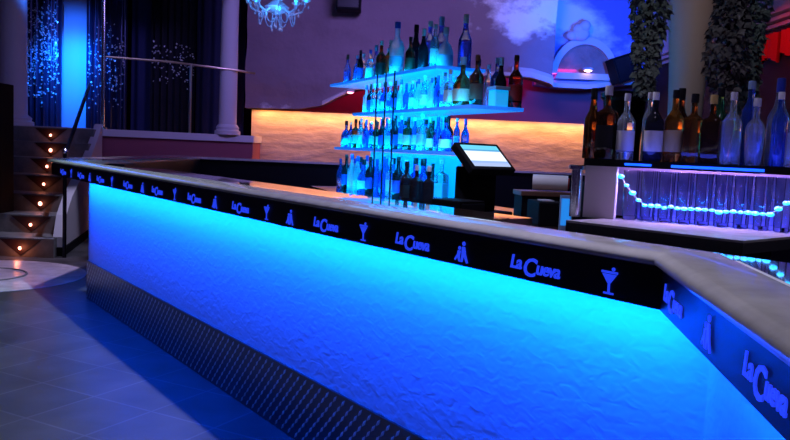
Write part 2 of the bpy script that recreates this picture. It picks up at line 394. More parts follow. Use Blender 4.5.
# sloping plaster cheek wall of the stairs
ck = [(9.15, 0), (9.15, .22), (9.35, .46), (9.75, .66), (10.4, .86), (11.2, 1.1), (12.0, 1.42), (12.36, 1.60), (12.36, 0)]
def cheek(y): return -3.86 - (y - 9.15) * .235
b = MB(); n = len(ck)
v = [(cheek(y), y, z) for y, z in ck] + [(cheek(y) - .12, y, z) for y, z in ck]
b.add(v, [tuple(range(n)), tuple(range(2 * n - 1, n - 1, -1))] + [(i, n + i, n + (i + 1) % n, (i + 1) % n) for i in range(n)])
struct(b.build('wall_stair_cheek', M['plaster'], smooth=0))
b = MB(); v = [(cheek(9.1) + .02, 9.1, 0), (cheek(12.36) + .02, 12.36, 0), (cheek(12.36) + .02, 12.36, .1), (cheek(9.1) + .02, 9.1, .1)]
b.add(v + [(x - .15, y, z) for x, y, z in v], [(0, 1, 2, 3), (7, 6, 5, 4), (0, 4, 5, 1), (1, 5, 6, 2), (2, 6, 7, 3), (3, 7, 4, 0)])
struct(b.build('baseboard_stair', M['matte_black'], smooth=0))

# pillars of the stage
def pillar(name, x, y, r, z0, z1, label):
    t = thing(name, label, 'pillar', (x, y, z0))
    MB().lathe([(r, .16), (r * .96, (z1 - z0) * .5), (r * .92, z1 - z0)], 24).build('shaft', M['plaster'], t)
    MB().lathe([(r * 1.45, 0), (r * 1.45, .06), (r * 1.25, .08), (r * 1.3, .12), (r * 1.05, .17)], 24).build('plinth', M['plaster'], t)
    return t
pillar('round_pillar', -6.20, 12.75, .22, 1.53, 4.9, 'white round pillar left of the tinsel curtains, beside the stair top')
pillar('round_pillar', -2.83, 13.12, .145, 1.53, 4.9, 'slim white pillar at the right end of the stage, beside the stone wall')

# ================================================================== BAR COUNTER
bar = thing('bar_counter', 'long angled bar with blue lit front panel, black lettered fascia and stone top', 'bar counter', (0, 0, 0))
def band(offs, z0, z1, s0, s2, name, m, parent, end_cut=None, bevel=0, smooth=0):
    a, b_ = offs
    p = [along(s0, a), bend(a), along2(s2, a), along2(s2, b_), bend(b_), along(s0, b_)]
    return MB().prism(p, z0, z1).build(name, m, parent, smooth=smooth, bevel=bevel)
panel = band((0, -.06), .33, 1.16, LEFT_END, 1.9, 'front_panel', M['panel'], bar)
kst = MB(); kb = MB(); a_, b2_ = .012, -.06
kb.prism([along(LEFT_END, a_), bend(a_), along2(1.9, a_), along2(1.9, b2_), bend(b2_), along(LEFT_END, b2_)], 0, .33)
for fn, dd, nn_, s0_, s1_ in ((along, D1, N1, LEFT_END + .03, -.03), (along2, D2, N2, .03, 1.85)):
    pitch = .068; row_ = 0; z = .028
    while z < .315:
        q = s0_ + (row_ % 2) * pitch / 2
        while q < s1_:
            c = fn(q, a_); L_, w_ = .0235, .0085; ca, sa = math.cos(R(52)), math.sin(R(52)); vv = []
            for (u_, w2, h_) in ((-L_, 0, 0), (0, -w_, 0), (L_, 0, 0), (0, w_, 0), (-L_ * .6, 0, .004), (L_ * .6, 0, .004)):
                x_ = u_ * ca - w2 * sa; z_ = u_ * sa + w2 * ca; vv.append((c.x + dd.x * x_ + nn_.x * h_, c.y + dd.y * x_ + nn_.y * h_, z + z_))
            kst.add(vv, [(0, 1, 5, 4), (1, 2, 5), (2, 3, 4, 5), (3, 0, 4)])
            q += pitch
        z += pitch / 2; row_ += 1
kick = kb.build('kick_plate', M['kick'], bar, smooth=0); tag(kst.build('raised_tread', M['stud'], kick, smooth=0), 'raised tread marks coloured pale for glints'); tag(kick, 'dark steel tread plate along the foot')
fas = band((.14, .125), 1.037, 1.15, TIP + .06, 1.9, 'fascia', M['fascia'], bar); tag(fas, 'black fascia board with blue lit emblems')
# closing board over the LED channel
band((.125, -.06), 1.12, 1.15, TIP + .06, 1.9, 'channel_board', M['black'], bar)
led = band((.118, .108), 1.06, 1.07, LEFT_END, 1.9, 'led_strip', M['rack_led'], bar)
# end panel at the far left
MB().prism([along(LEFT_END, -.06), along(LEFT_END, 0), along(LEFT_END + .04, 0), along(LEFT_END + .04, -.06), along(LEFT_END, -.06)], 0, 1.12).build('end_panel', M['panel'], bar, smooth=0)
# stone lip with rounded nose
def lip_profile():
    return [(.0, 1.146), (.155, 1.146), (.161, 1.149), (.163, 1.155), (.161, 1.163), (.155, 1.170), (.146, 1.176), (.134, 1.18), (.0, 1.18)]
pr = lip_profile(); v = []; f = []; k = len(pr)
for fn, s in ((along, TIP), (along, 0), (along2, 1.9)):
    for o, z in pr:
        q = fn(s, o); v.append((q.x, q.y, z))
for i in range(2):
    for j in range(k):
        j2 = (j + 1) % k; f.append((i * k + j, i * k + j2, (i + 1) * k + j2, (i + 1) * k + j))
f += [tuple(range(k)), tuple(range(3 * k - 1, 2 * k - 1, -1))]
MB().add(v, f).build('countertop', M['lip'], bar, smooth=40)
# dark glossy inner worktop
MB().prism([along(TIP + .35, .0), bend(0), along2(1.9, 0), along2(1.9, -.29), bend(-.29), along(-1.28, -.29), along(-1.42, -.56), along(TIP + .8, -.56)], 1.115, 1.145).build('worktop', M['worktop'], bar, smooth=0)
MB().prism([along(LEFT_END, -.50), along(-1.5, -.50), along(-1.5, -.54), along(LEFT_END, -.54)], 0, 1.115).build('inner_carcass', M['black'], bar, smooth=0)
# end and far sides of the bar
tipv = along(TIP, .16)
B_ = (-3.40, 11.95)
MB().prism([tipv, along(TIP + .55, .0), (-2.82, 11.40), (4.2, 11.55), (4.2, 12.05), B_], 1.15, 1.18).build('far_countertop', M['lip'], bar, smooth=0)
MB().prism([(-2.85, 7.7), (-2.62, 7.6), (-2.85, 11.45), (4.2, 11.6), (4.2, 11.9), (-3.15, 11.8)], 0, 1.15).build('far_carcass', M['black'], bar, smooth=0)
# lettering and emblems on the fascia
def text_mesh(body, size):
    c = bpy.data.curves.new('lettering', 'FONT'); c.body = body; c.size = size; c.extrude = .0015; c.align_x = 'CENTER'; c.align_y = 'CENTER'
    c.shear = .18; c.space_character = .92; c.offset = .0012; c.resolution_u = 3
    o = bpy.data.objects.new('lettering', c); COL.objects.link(o)
    dg = bpy.context.evaluated_depsgraph_get(); me = bpy.data.meshes.new_from_object(o.evaluated_get(dg))
    bpy.data.objects.remove(o); me.materials.clear(); me.materials.append(M['letter']); return me
def shifted(me, dx, dy): return [(q.co.x + dx, q.co.y + dy, q.co.z) for q in me.vertices], [tuple(p.vertices) for p in me.polygons]
b = MB(); b.add(*shifted(text_mesh('La', .056), -.069, .004)); b.add(*shifted(text_mesh('C', .076), -.014, -.006)); b.add(*shifted(text_mesh('ueva', .054), .060, -.002))
TXT = b.mesh('lettering', M['letter'], 0)
def flat(polys):
    b = MB()
    for p in polys:
        n = len(p); b.add([(x, y, 0) for x, y in p] + [(x, y, .003) for x, y in p], [tuple(range(n - 1, -1, -1)), tuple(range(n, 2 * n))] + [(i, (i + 1) % n, n + (i + 1) % n, n + i) for i in range(n)])
    return b
circ = lambda cx_, cy_, r_: [(cx_ + r_ * math.cos(a * math.pi / 6), cy_ + r_ * math.sin(a * math.pi / 6)) for a in range(12)]
MART = flat([[(-.026, .030), (.026, .030), (.026, .024), (-.026, .024)], [(-.023, .022), (.023, .022), (.004, -.002), (-.004, -.002)], [(-.003, -.002), (.003, -.002), (.003, -.026), (-.003, -.026)], [(-.016, -.026), (.016, -.026), (.016, -.031), (-.016, -.031)], circ(.012, .036, .005)]).mesh('martini_emblem', M['letter'], 0)
DANC = flat([circ(.006, .030, .007), [(-.002, .02), (.012, .02), (.018, -.004), (.030, -.030), (.022, -.032), (.008, -.008), (.002, -.030), (-.006, -.030), (-.002, -.004)],
             circ(-.014, .014, .006), [(-.022, .006), (-.008, .006), (-.012, -.014), (-.010, -.030), (-.016, -.030), (-.022, -.016), (-.034, -.028), (-.038, -.024), (-.024, -.006)]]).mesh('dancers_emblem', M['letter'], 0)
def emblem(me, name, p, d, n, z):
    o = bpy.data.objects.new(name, me); COL.objects.link(o); o.parent = fas
    x = Vector((d.x, d.y, 0)); nn_ = Vector((n.x, n.y, 0)); y = Vector((0, 0, 1))
    mm = Matrix((x, y, nn_)).transposed().to_4x4(); mm.translation = Vector((p.x + n.x * .0025, p.y + n.y * .0025, z)); o.matrix_basis = mm
seq = [(-.157, 'M'), (-.437, 'T'), (-.75, 'F'), (-1.033, 'T'), (-1.335, 'M'), (-1.631, 'T'), (-1.93, 'F'), (-2.165, 'M'), (-2.471, 'T'), (-2.78, 'F'), (-3.09, 'T'), (-3.39, 'M'), (-3.715, 'T'), (-3.99, 'F'), (-4.32, 'T'), (-4.69, 'M'), (-5.01, 'T'), (-5.30, 'F'), (-5.59, 'T'), (-5.9, 'M'), (-6.2, 'T')]
for s, kd in seq:
    me, nme = {'M': (MART, 'martini_emblem'), 'T': (TXT, 'lettering'), 'F': (DANC, 'dancers_emblem')}[kd]
    emblem(me, nme, along(s, .14), D1, N1, 1.080)
for s, kd in [(.14, 'T'), (.474, 'F'), (.79, 'T')]:
    me, nme = {'T': (TXT, 'lettering'), 'F': (DANC, 'dancers_emblem')}[kd]
    emblem(me, nme, along2(s, .14), D2, N2, 1.085)

# ================================================================== BOTTLES
KINDS = {
    # profile (r, z) with unit height, squareness per ring ; r in units of height
    'round': dict(p=[(.125, 0), (.135, .01), (.135, .55), (.128, .60), (.075, .68), (.046, .73), (.042, .90)], cap=(.048, .885, 1.0), lab=(.137, .14, .44)),
    'tall':  dict(p=[(.112, 0), (.120, .01), (.120, .50), (.112, .57), (.06, .68), (.044, .78), (.042, .92)], cap=(.047, .84, 1.0), lab=(.122, .12, .38)),
    'square': dict(p=[(.120, 0), (.128, .012), (.128, .60), (.120, .64), (.05, .70), (.046, .73), (.045, .88)], cap=(.054, .87, 1.0), lab=(.131, .16, .46), sq=[1, 1, 1, 1, .1, 0, 0]),
    'squat': dict(p=[(.17, 0), (.185, .02), (.19, .30), (.18, .45), (.13, .58), (.06, .66), (.052, .70), (.05, .86)], cap=(.065, .84, 1.0), lab=(.192, .12, .36)),
    'slim':  dict(p=[(.088, 0), (.095, .01), (.095, .60), (.085, .66), (.045, .76), (.038, .80), (.038, .93)], cap=(.044, .90, 1.0), lab=(.097, .18, .48)),
    'flared': dict(p=[(.10, 0), (.115, .02), (.135, .42), (.138, .54), (.11, .63), (.05, .70), (.045, .74), (.045, .90)], cap=(.055, .88, 1.0), lab=(.134, .2, .38)),
}
_mc = {}
def bottle_meshes(kind, g, cap, lab):
    key = (kind, g, cap, lab)
    if key not in _mc:
        K = KINDS[kind]; sq = K.get('sq'); p = K['p'] + [(.001, K['p'][-1][1])]
        body = MB().lathe([(.001, 0)] + p, 20, sq=([sq[0]] + sq + [0]) if sq else None).mesh('glass_body', M[g], 50)
        r, a, b_ = K['cap']; cp = MB().lathe([(r, a), (r, b_ - .012), (r * .9, b_)], 14).mesh('cap', M['cap_' + cap], 40)
        lb = None
        if lab:
            r, a, b_ = K['lab']; q = 1 if sq else 0
            lb = MB().lathe([(r, a), (r, b_)], 20, sq=[q, q] if q else None)
            lb.f = lb.f[:-2]; lb = lb.mesh('paper_label', M['lab_' + lab], 50)
        _mc[key] = (body, cp, lb)
    return _mc[key]
GNAME = {'clear_glass': 'clear', 'blue_glass': 'blue', 'amber_glass': 'amber', 'dark_amber_glass': 'dark amber', 'brown_glass': 'brown', 'green_glass': 'green', 'black_glass': 'black', 'red_glass': 'dark red', 'frosted_glass': 'frosted'}
def bottle(x, y, z, h, kind, g, cap, lab, place, group, rz=0):
    b_, c_, l_ = bottle_meshes(kind, g, cap, lab)
    desc = f"{GNAME[g]} {kind} bottle, {cap.replace('_', ' ')} cap"
    t = thing('liquor_bottle', f"{desc}, {place}", 'bottle', (x, y, z), rz, group)
    t.scale = (h, h, h)
    link('glass_body', b_, t); link('cap', c_, t)
    if l_: link('paper_label', l_, t)
    return t

# ================================================================== SHELF TOWER (three lit acrylic shelves on the back counter)
E1 = Vector((-.40, .917)); E1.normalize(); WV = Vector((.917, .40)); WV.normalize(); TC = Vector((.47, 5.25))
def tp(t, w): return TC + E1 * t + WV * w
BASEZ = 1.0
bc = thing('back_counter', 'low dark back counter carrying the bottle tower and till', 'counter')
MB().prism([tp(-1.3, -.52), tp(-1.3, .75), tp(3.1, .5), tp(3.1, -.12), tp(.3, -.40)], .95, BASEZ).build('counter_slab', M['worktop'], bc, smooth=0)
MB().prism([tp(-1.25, -.33), tp(-1.25, .7), tp(3.05, .45), tp(3.05, -.08), tp(.6, -.25)], 0, .95).build('carcass', M['black'], bc, smooth=0)
tower = thing('shelf_tower', 'tiered stand of three cyan lit acrylic shelves on the back counter', 'shelf')
SH = [(2.02, .55, 2.92, .40), (1.72, 0.0, 2.24, .40), (1.405, .22, 2.72, .34)]
CY = (0.0, .40, 1.0)
for z, t0, t1, w in SH:
    MB().prism([tp(t0, 0), tp(t0, w), tp(t1, w), tp(t1, 0)], z - .024, z - .003).build('acrylic_shelf', M['acrylic'], tower, smooth=0)
    e = MB(); e.prism([tp(t0 - .006, -.006), tp(t0 - .006, w), tp(t0, w), tp(t0, 0), tp(t1, 0), tp(t1, -.006)], z - .022, z); e.build('led_edge', M['edge'], tower, smooth=0)
    strip_light('shelf_led', v3(tp(t0 + .05, .06), z - .04), v3(tp(t1 - .05, .06), z - .04), .03, (WV.x * .35, WV.y * .35, -1), CY, 7)
    strip_light('shelf_led', v3(tp(t0 + .05, .04), z + .006), v3(tp(t1 - .05, .04), z + .006), .03, (WV.x * .5, WV.y * .5, 1), CY, 8)
strip_light('shelf_led', v3(tp(.1, -.02), BASEZ + .01), v3(tp(2.7, -.02), BASEZ + .01), .03, (WV.x * .7, WV.y * .7, 1), CY, 8)
MB().prism([tp(.75, .33), tp(.75, .35), tp(2.6, .35), tp(2.6, .33)], BASEZ, 1.375).build('backlit_panel', M['backlit'], tower, smooth=0)
MB().prism([tp(.95, .31), tp(.95, .33), tp(2.1, .33), tp(2.1, .31)], 1.402, 1.69).build('backlit_panel', M['backlit'], tower, smooth=0)
MB().prism([tp(.75, .36), tp(.75, .38), tp(2.0, .38), tp(2.0, .36)], 1.717, 1.99).build('backlit_panel', M['backlit'], tower, smooth=0)
for t in (1.25, 1.43, 1.62):
    MB().tube([v3(tp(t, -.025), BASEZ), v3(tp(t, -.025), 2.03)], .007, 8).build('support_rod', M['dark_metal'], tower)

def row(z, items, group, place, wdef=.16):
    for i, it in enumerate(items):
        t, w, h, kind, g, cap, lab = it
        p = tp(t, w)
        bottle(p.x, p.y, z, h, kind, g, cap, lab, f"{ordinal(i)} from left {place}", group, random.uniform(0, 6))
top_items = [(2.72, .10, .30, 'tall', 'blue_glass', 'brown', None), (2.60, .22, .31, 'round', 'clear_glass', 'white', None), (2.45, .10, .27, 'round', 'blue_glass', 'pale_blue', None), (2.37, .10, .31, 'slim', 'black_glass', 'black', 'blue'), (2.28, .22, .36, 'tall', 'blue_glass', 'pale_blue', None),
    (2.12, .10, .29, 'round', 'clear_glass', 'blue', 'white'), (1.98, .22, .30, 'square', 'black_glass', 'pale_blue', 'red'), (1.86, .10, .34, 'round', 'brown_glass', 'white', 'black'), (1.70, .12, .33, 'round', 'dark_amber_glass', 'white', None),
    (1.52, .10, .46, 'flared', 'frosted_glass', 'blue', 'pale_blue'), (1.32, .18, .42, 'tall', 'black_glass', 'black', None), (1.20, .08, .30, 'round', 'brown_glass', 'black', 'brown'),
    (1.10, .20, .42, 'slim', 'blue_glass', 'white', None), (1.0, .10, .34, 'tall', 'black_glass', 'white', None), (.90, .20, .43, 'tall', 'blue_glass', 'pale_blue', 'black'), (.80, .10, .35, 'slim', 'clear_glass', 'white', 'white'),
    (.70, .14, .32, 'squat', 'frosted_glass', 'white', 'pale_blue'), (.64, .27, .42, 'tall', 'blue_glass', 'white', None)]
row(2.0, top_items, 'bottles on the top lit shelf', 'on top lit shelf')
mid_items = []
kset = [('round', 'clear_glass', 'pale_blue', 'white'), ('tall', 'blue_glass', 'blue', None), ('square', 'clear_glass', 'white', 'pale_blue'), ('round', 'black_glass', 'black', 'blue'), ('slim', 'blue_glass', 'white', 'pale_blue'), ('tall', 'frosted_glass', 'blue', None), ('flared', 'clear_glass', 'silver', 'blue'), ('squat', 'blue_glass', 'black', 'white'), ('round', 'brown_glass', 'brown', 'black'), ('tall', 'green_glass', 'gold', 'white'), ('square', 'dark_amber_glass', 'black', 'cream')]
def fill(t0, t1, n, hs, seed, w0=.09, w1=.21):
    rr = random.Random(seed); out = []
    for i in range(n):
        t = t0 + (t1 - t0) * i / (n - 1) + rr.uniform(-.008, .008); k, g, c, l = kset[rr.randrange(len(kset) - (3 if rr.random() < .8 else 0))]
        out.append((t, w0 if i % 2 == 0 else w1, rr.uniform(*hs), k, g, c, l))
    return out
mid_items = fill(2.16, .58, 29, (.22, .262), 3)
row(1.717, mid_items, 'bottles on the middle lit shelf', 'along middle lit shelf')
# group at the near end of the middle shelf
near = [(.46, .07, .27, 'square', 'clear_glass', 'white', 'white'), (.33, .10, .35, 'squat', 'dark_amber_glass', 'pale_blue', 'cream'), (.42, .27, .36, 'tall', 'blue_glass', 'blue', None), (.16, .12, .35, 'round', 'brown_glass', 'brown', 'brown'),
        (.30, .29, .31, 'slim', 'clear_glass', 'pale_blue', None), (.20, .30, .35, 'round', 'blue_glass', 'pale_blue', 'black'), (.10, .27, .34, 'tall', 'black_glass', 'pale_blue', None), (.06, .365, .36, 'round', 'red_glass', 'brown', 'red')]
row(1.717, near, 'bottles at the near end of the middle shelf', "at middle shelf's near end")
p = tp(.05, .23); vt = thing('candle_holder', 'glowing cyan square glass candle holder on the near end of the middle shelf', 'candle holder', (p.x, p.y, 1.72), .4)
MB().prism([(-.05, -.05), (.05, -.05), (.05, .05), (-.05, .05)], 0, .11).build('glass_cup', M['backlit'], vt, smooth=0, bevel=.006)
MB().prism([(-.058, -.058), (.058, -.058), (.058, .058), (-.058, .058)], .11, .135).build('rim', M['cap_pale_blue'], vt, smooth=0, bevel=.004)
low_items = fill(2.66, .46, 34, (.24, .284), 11)
row(1.402, low_items, 'bottles on the lowest lit shelf', 'along lowest lit shelf')
base_items = fill(2.78, .80, 26, (.29, .36), 23)
base_items += [(.72, -.12, .32, 'square', 'black_glass', 'black', 'black'), (.50, -.14, .30, 'square', 'black_glass', 'silver', None), (.34, -.12, .30, 'square', 'black_glass', 'white', None), (.22, .1, .3, 'round', 'clear_glass', 'pale_blue', None)]
row(BASEZ, base_items, 'bottles on the back counter under the shelves', 'on counter below lit shelves')

# ================================================================== TILL
till = thing('point_of_sale_terminal', 'black touchscreen till with lit pale blue screen on the back counter', 'till', (.52, 4.78, BASEZ), R(40))
tilt = Matrix.Translation((0, 0, .372)) @ Matrix.Rotation(R(-48), 4, 'X')
b = MB(); b.box((-.185, -.02, -.115), (.185, .03, .115), tilt); b.build('monitor', M['matte_black'], till, smooth=0, bevel=.006)
def scr_mat():
    m = mat('lit_till_screen', (.1, .1, .1), .3); tc = nd(m, 'ShaderNodeTexCoord'); sp = nd(m, 'ShaderNodeSeparateXYZ'); ln(m, tc.outputs['Generated'], sp.inputs[0])
    r = nd(m, 'ShaderNodeValToRGB'); r.color_ramp.interpolation = 'CONSTANT'
    els = [(0, (.35, .45, .7)), (.16, (.25, .4, .9)), (.26, (.75, .85, 1)), (.72, (.05, .3, .55)), (.80, (.10, .55, .75))]
    r.color_ramp.elements[0].position = 0; r.color_ramp.elements[0].color = (*els[0][1], 1)
    r.color_ramp.elements[1].position = els[1][0]; r.color_ramp.elements[1].color = (*els[1][1], 1)
    for q, c in els[2:]:
        e = r.color_ramp.elements.new(q); e.color = (*c, 1)
    ln(m, sp.outputs[2], r.inputs['Fac']); ln(m, r.outputs['Color'], bsdf(m).inputs['Emission Color']); bsdf(m).inputs['Emission Strength'].default_value = 1.3
    return m
M['screen'] = scr_mat()
MB().box((-.155, -.023, -.088), (.155, -.0195, .09), tilt).build('screen', M['screen'], till, smooth=0)
b = MB(); b.prism([(-.10, -.02), (.10, -.02), (.12, .12), (-.12, .12)], .05, .32); b.build('stand', M['matte_black'], till, smooth=0, bevel=.01)
MB().box((-.13, -.14, 0), (.13, .14, .06)).build('base', M['matte_black'], till, smooth=0, bevel=.008)
cd = thing('cash_drawer', 'flat black cash drawer left of the till stand', 'cash drawer', (.36, 4.57, BASEZ), R(40))
MB().box((-.10, -.12, 0), (.10, .12, .13)).build('case', M['matte_black'], cd, smooth=0, bevel=.006)
MB().box((-.09, -.130, .015), (.09, -.12, .115)).build('drawer', M['black'], cd, smooth=0, bevel=.003)
pt = thing('receipt_printer', 'black receipt printer right of the till', 'printer', (.94, 4.66, BASEZ), R(6))
MB().xz([(-.13, 0), (.13, 0), (.13, .09), (.02, .14), (-.13, .14)], -.12, .14).build('case', M['matte_black'], pt, smooth=0, bevel=.008)
MB().box((-.09, -.05, .138), (-.02, .06, .146)).build('paper_slot', M['cap_silver'], pt, smooth=0)
roll = thing('paper_roll', 'pink lit white paper roll with red end beside the printer', 'paper roll', (.98, 5.05, 1.235), R(-12))
MB().lathe([(.05, -.11), (.05, .11)], 20, M4=Matrix.Rotation(R(90), 4, 'Y')).build('paper', M['cap_white'], roll)
MB().lathe([(.035, .11), (.035, .118), (.014, .12)], 16, M4=Matrix.Rotation(R(90), 4, 'Y')).build('core_cap', M['cap_red'], roll)
tray = thing('wooden_tray', 'brown wooden tray under the paper roll', 'tray', (.97, 5.06, BASEZ), R(4))
MB().box((-.2, -.12, .15), (.22, .12, .18)).build('tray_board', mat('brown_wood', (.16, .08, .05), .4), tray, smooth=0, bevel=.004)
MB().box((-.19, -.11, 0), (.21, .11, .15)).build('box', M['matte_black'], tray, smooth=0)
dk = thing('back_box', 'black rounded appliance right of the paper roll', 'appliance', (1.17, 4.62, BASEZ), 0)
MB().box((-.10, -.1, 0), (.14, .12, .26)).build('case', M['matte_black'], dk, smooth=0, bevel=.02)
MB().box((-.07, -.104, .05), (.11, -.099, .12)).build('front_plate', M['black'], dk, smooth=0)
sb_ = thing('lit_card', 'small cyan lit display card leaning by the rack post', 'display card', (.955, 4.42, BASEZ), 0)
MB().box((-.035, -.006, .0), (.035, .006, .19)).build('card', M['cap_pale_blue'], sb_, smooth=0)
MB().box((-.028, -.008, .02), (.028, -.006, .17)).build('lit_face', M['acrylic'], sb_, smooth=0)

# ================================================================== GLASS RACK ON ITS SLAB
U = Vector((.656, -.755)); V = Vector((.755, .656)); K = Vector((1.09, 2.456))
G = Vector((.855, -.52)).normalized(); Hh = Vector((.52, .855)).normalized(); S0 = Vector((.745, 3.17))
def rp(t, w): return S0 + G * t + Hh * w
rack = thing('glass_rack', 'rack on a pale slab with blue lit upper shelf, holding tumblers and bottles', 'rack')
SZ = 1.165
slab_pts = [K, K + V * 1.1, K - U * .68 + V * 1.1, K - U * .68]
MB().prism([p for p in slab_pts], SZ - .008, SZ).build('slab_top', M['slab'], rack, smooth=0)
MB().prism([p for p in slab_pts], SZ - .044, SZ - .008).build('slab_body', M['slab_edge'], rack, smooth=0)
MB().prism([K - U * .05 + V * .32, K - U * .05 + V * 1.0, K - U * .62 + V * 1.0, K - U * .62 + V * .32], 0, SZ - .044).build('cabinet', M['black'], rack, smooth=0)
MB().prism([rp(0, 0), rp(.95, 0), rp(.95, .5), rp(0, .5)], 1.372, 1.40).build('upper_shelf', M['matte_black'], rack, smooth=0)
MB().prism([rp(.005, .01), rp(.13, .01), rp(.13, .04), rp(.005, .04)], SZ, 1.372).build('side_panel', M['rack_panel'], rack, smooth=0)
MB().prism([rp(.78, .01), rp(.82, .01), rp(.82, .05), rp(.78, .05)], SZ, 1.372).build('support_post', M['dark_metal'], rack, smooth=0)
MB().prism([rp(0, .26), rp(.9, .26), rp(.9, .275), rp(0, .275)], SZ, 1.372).build('back_panel', M['frost'], rack, smooth=0)
MB().tube([v3(rp(.165, -.008), 1.384), v3(rp(.265, -.008), 1.384)], .0042, 8).build('led_tube', M['rack_led'], rack)
MB().tube([v3(rp(.34, -.008), 1.384), v3(rp(.66, -.008), 1.384)], .0048, 8).build('led_tube', M['rack_led'], rack)
strip_light('rack_led', v3(rp(.16, .03), 1.366), v3(rp(.75, .03), 1.366), .02, (Hh.x * .3, Hh.y * .3, -1), (.50, .30, 1), 5.5)
strip_light('rack_led', v3(rp(.16, .03), 1.41), v3(rp(.9, .03), 1.41), .02, (Hh.x * .5, Hh.y * .5, 1), (.05, .08, 1), .5)
strip_light('rack_led', v3(rp(.16, .235), SZ + .006), v3(rp(.75, .235), SZ + .006), .012, (Hh.x * .25, Hh.y * .25, 1), (.05, .06, 1), .55)  # added strip behind the tumblers, brightens the back panel
post = thing('rack_post', 'chrome post with flat cap left of the glass rack, glowing blue', 'post', (rp(-.022, -.01).x, rp(-.022, -.01).y, SZ))
MB().lathe([(.022, 0), (.022, .19)], 16).build('shaft', M['chrome'], post)
MB().lathe([(.034, .19), (.034, .204), (.028, .208)], 16).build('cap', M['chrome'], post)
# tumblers: three staggered rows
tb = [(.022, 0), (.027, .004), (.031, .19), (.031, .196), (.0285, .196), (.0265, .05), (.024, .018), (.001, .016)]
TUM = MB().lathe(tb, 20); TUM.f.pop(); TUM = TUM.mesh('highball_glass', M['tumbler'], 50)
for r_, (w, t0, n) in enumerate([(.07, .175, 9), (.15, .21, 8)]):
    for i in range(n):
        p = rp(t0 + .0685 * i, w)
        o = link('highball_glass', TUM, None, (p.x, p.y, SZ))
        tag(o, f"clear tall tumbler, {ORD[i]} from the pale side panel in the rack's {['front', 'rear'][r_]} row", 'glass', 'tumblers in the glass rack')
# draped rope of cyan LEDs
rope = thing('rope_light', 'drooping string of cyan LED lights across the front tumblers', 'string light')
def rope_pt(a):
    t = .135 + .665 * a; e = abs(a - .5) * 2
    z = SZ + .062 + .125 * max(0, (e - .62) / .38) ** 1.6
    w = .018
    q = rp(t, w); return (q.x, q.y, z)
MB().tube([rope_pt(i / 60) for i in range(61)], .0022, 6).build('cable', M['cap_silver'], rope)
NB = 27
for i in range(NB):
    q = rope_pt((i + .5) / NB); ax = 1.0; random.seed(i); js = random.uniform(.8, 1.25)
    o = MB().ball((0, 0, 0), .0098 * js, 8, 6, (1.15, 1.15, .7)).build('led_bead', M['bead'], rope); o.location = (q[0] - Hh.x * .004, q[1] - Hh.y * .004, q[2] + random.uniform(-.004, .004))
strip_light('rope_glow', rope_pt(.15), rope_pt(.85), .01, (Hh.x, Hh.y, -.5), (.0, .12, 1.0), 3.0)

# bottles standing on the rack's upper shelf
rack_items = [(.015, .14, .268, 'tall', 'dark_amber_glass', 'black', None), (.085, .11, .275, 'square', 'brown_glass', 'silver', 'black'), (.165, .10, .245, 'round', 'clear_glass', 'silver', 'white'), (.22, .24, .26, 'slim', 'clear_glass', 'silver', None),
    (.275, .10, .25, 'round', 'black_glass', 'white', 'cream'), (.345, .13, .26, 'round', 'amber_glass', 'black', 'gold'), (.42, .11, .245, 'square', 'dark_amber_glass', 'black', None), (.49, .10, .24, 'square', 'brown_glass', 'gold', None),
    (.56, .10, .25, 'round', 'clear_glass', 'silver', None), (.60, .24, .30, 'slim', 'blue_glass', 'pale_blue', None), (.64, .11, .23, 'flared', 'clear_glass', 'silver', None), (.70, .25, .31, 'tall', 'clear_glass', 'blue', None), (.72, .10, .25, 'slim', 'blue_glass', 'white', None),
    (.78, .12, .24, 'square', 'clear_glass', 'black', None), (.80, .28, .31, 'tall', 'clear_glass', 'silver', 'white'), (.85, .10, .26, 'round', 'clear_glass', 'red', None), (.90, .24, .30, 'tall', 'blue_glass', 'silver', None), (.92, .10, .25, 'slim', 'clear_glass', 'white', 'pale_blue'),
    (.33, .30, .28, 'tall', 'brown_glass', 'black', None), (.48, .30, .28, 'round', 'green_glass', 'black', None)]
rack_items.sort(key=lambda q: q[0])
for i, (t, w, h, k, g, c, l) in enumerate(rack_items):
    p = rp(t - .035, w); bottle(p.x, p.y, 1.40, h * 1.08, k, g, c, l, f"{ORD[i]} from left on the glass rack", "bottles on the glass rack's upper shelf", math.atan2(G.y, G.x))

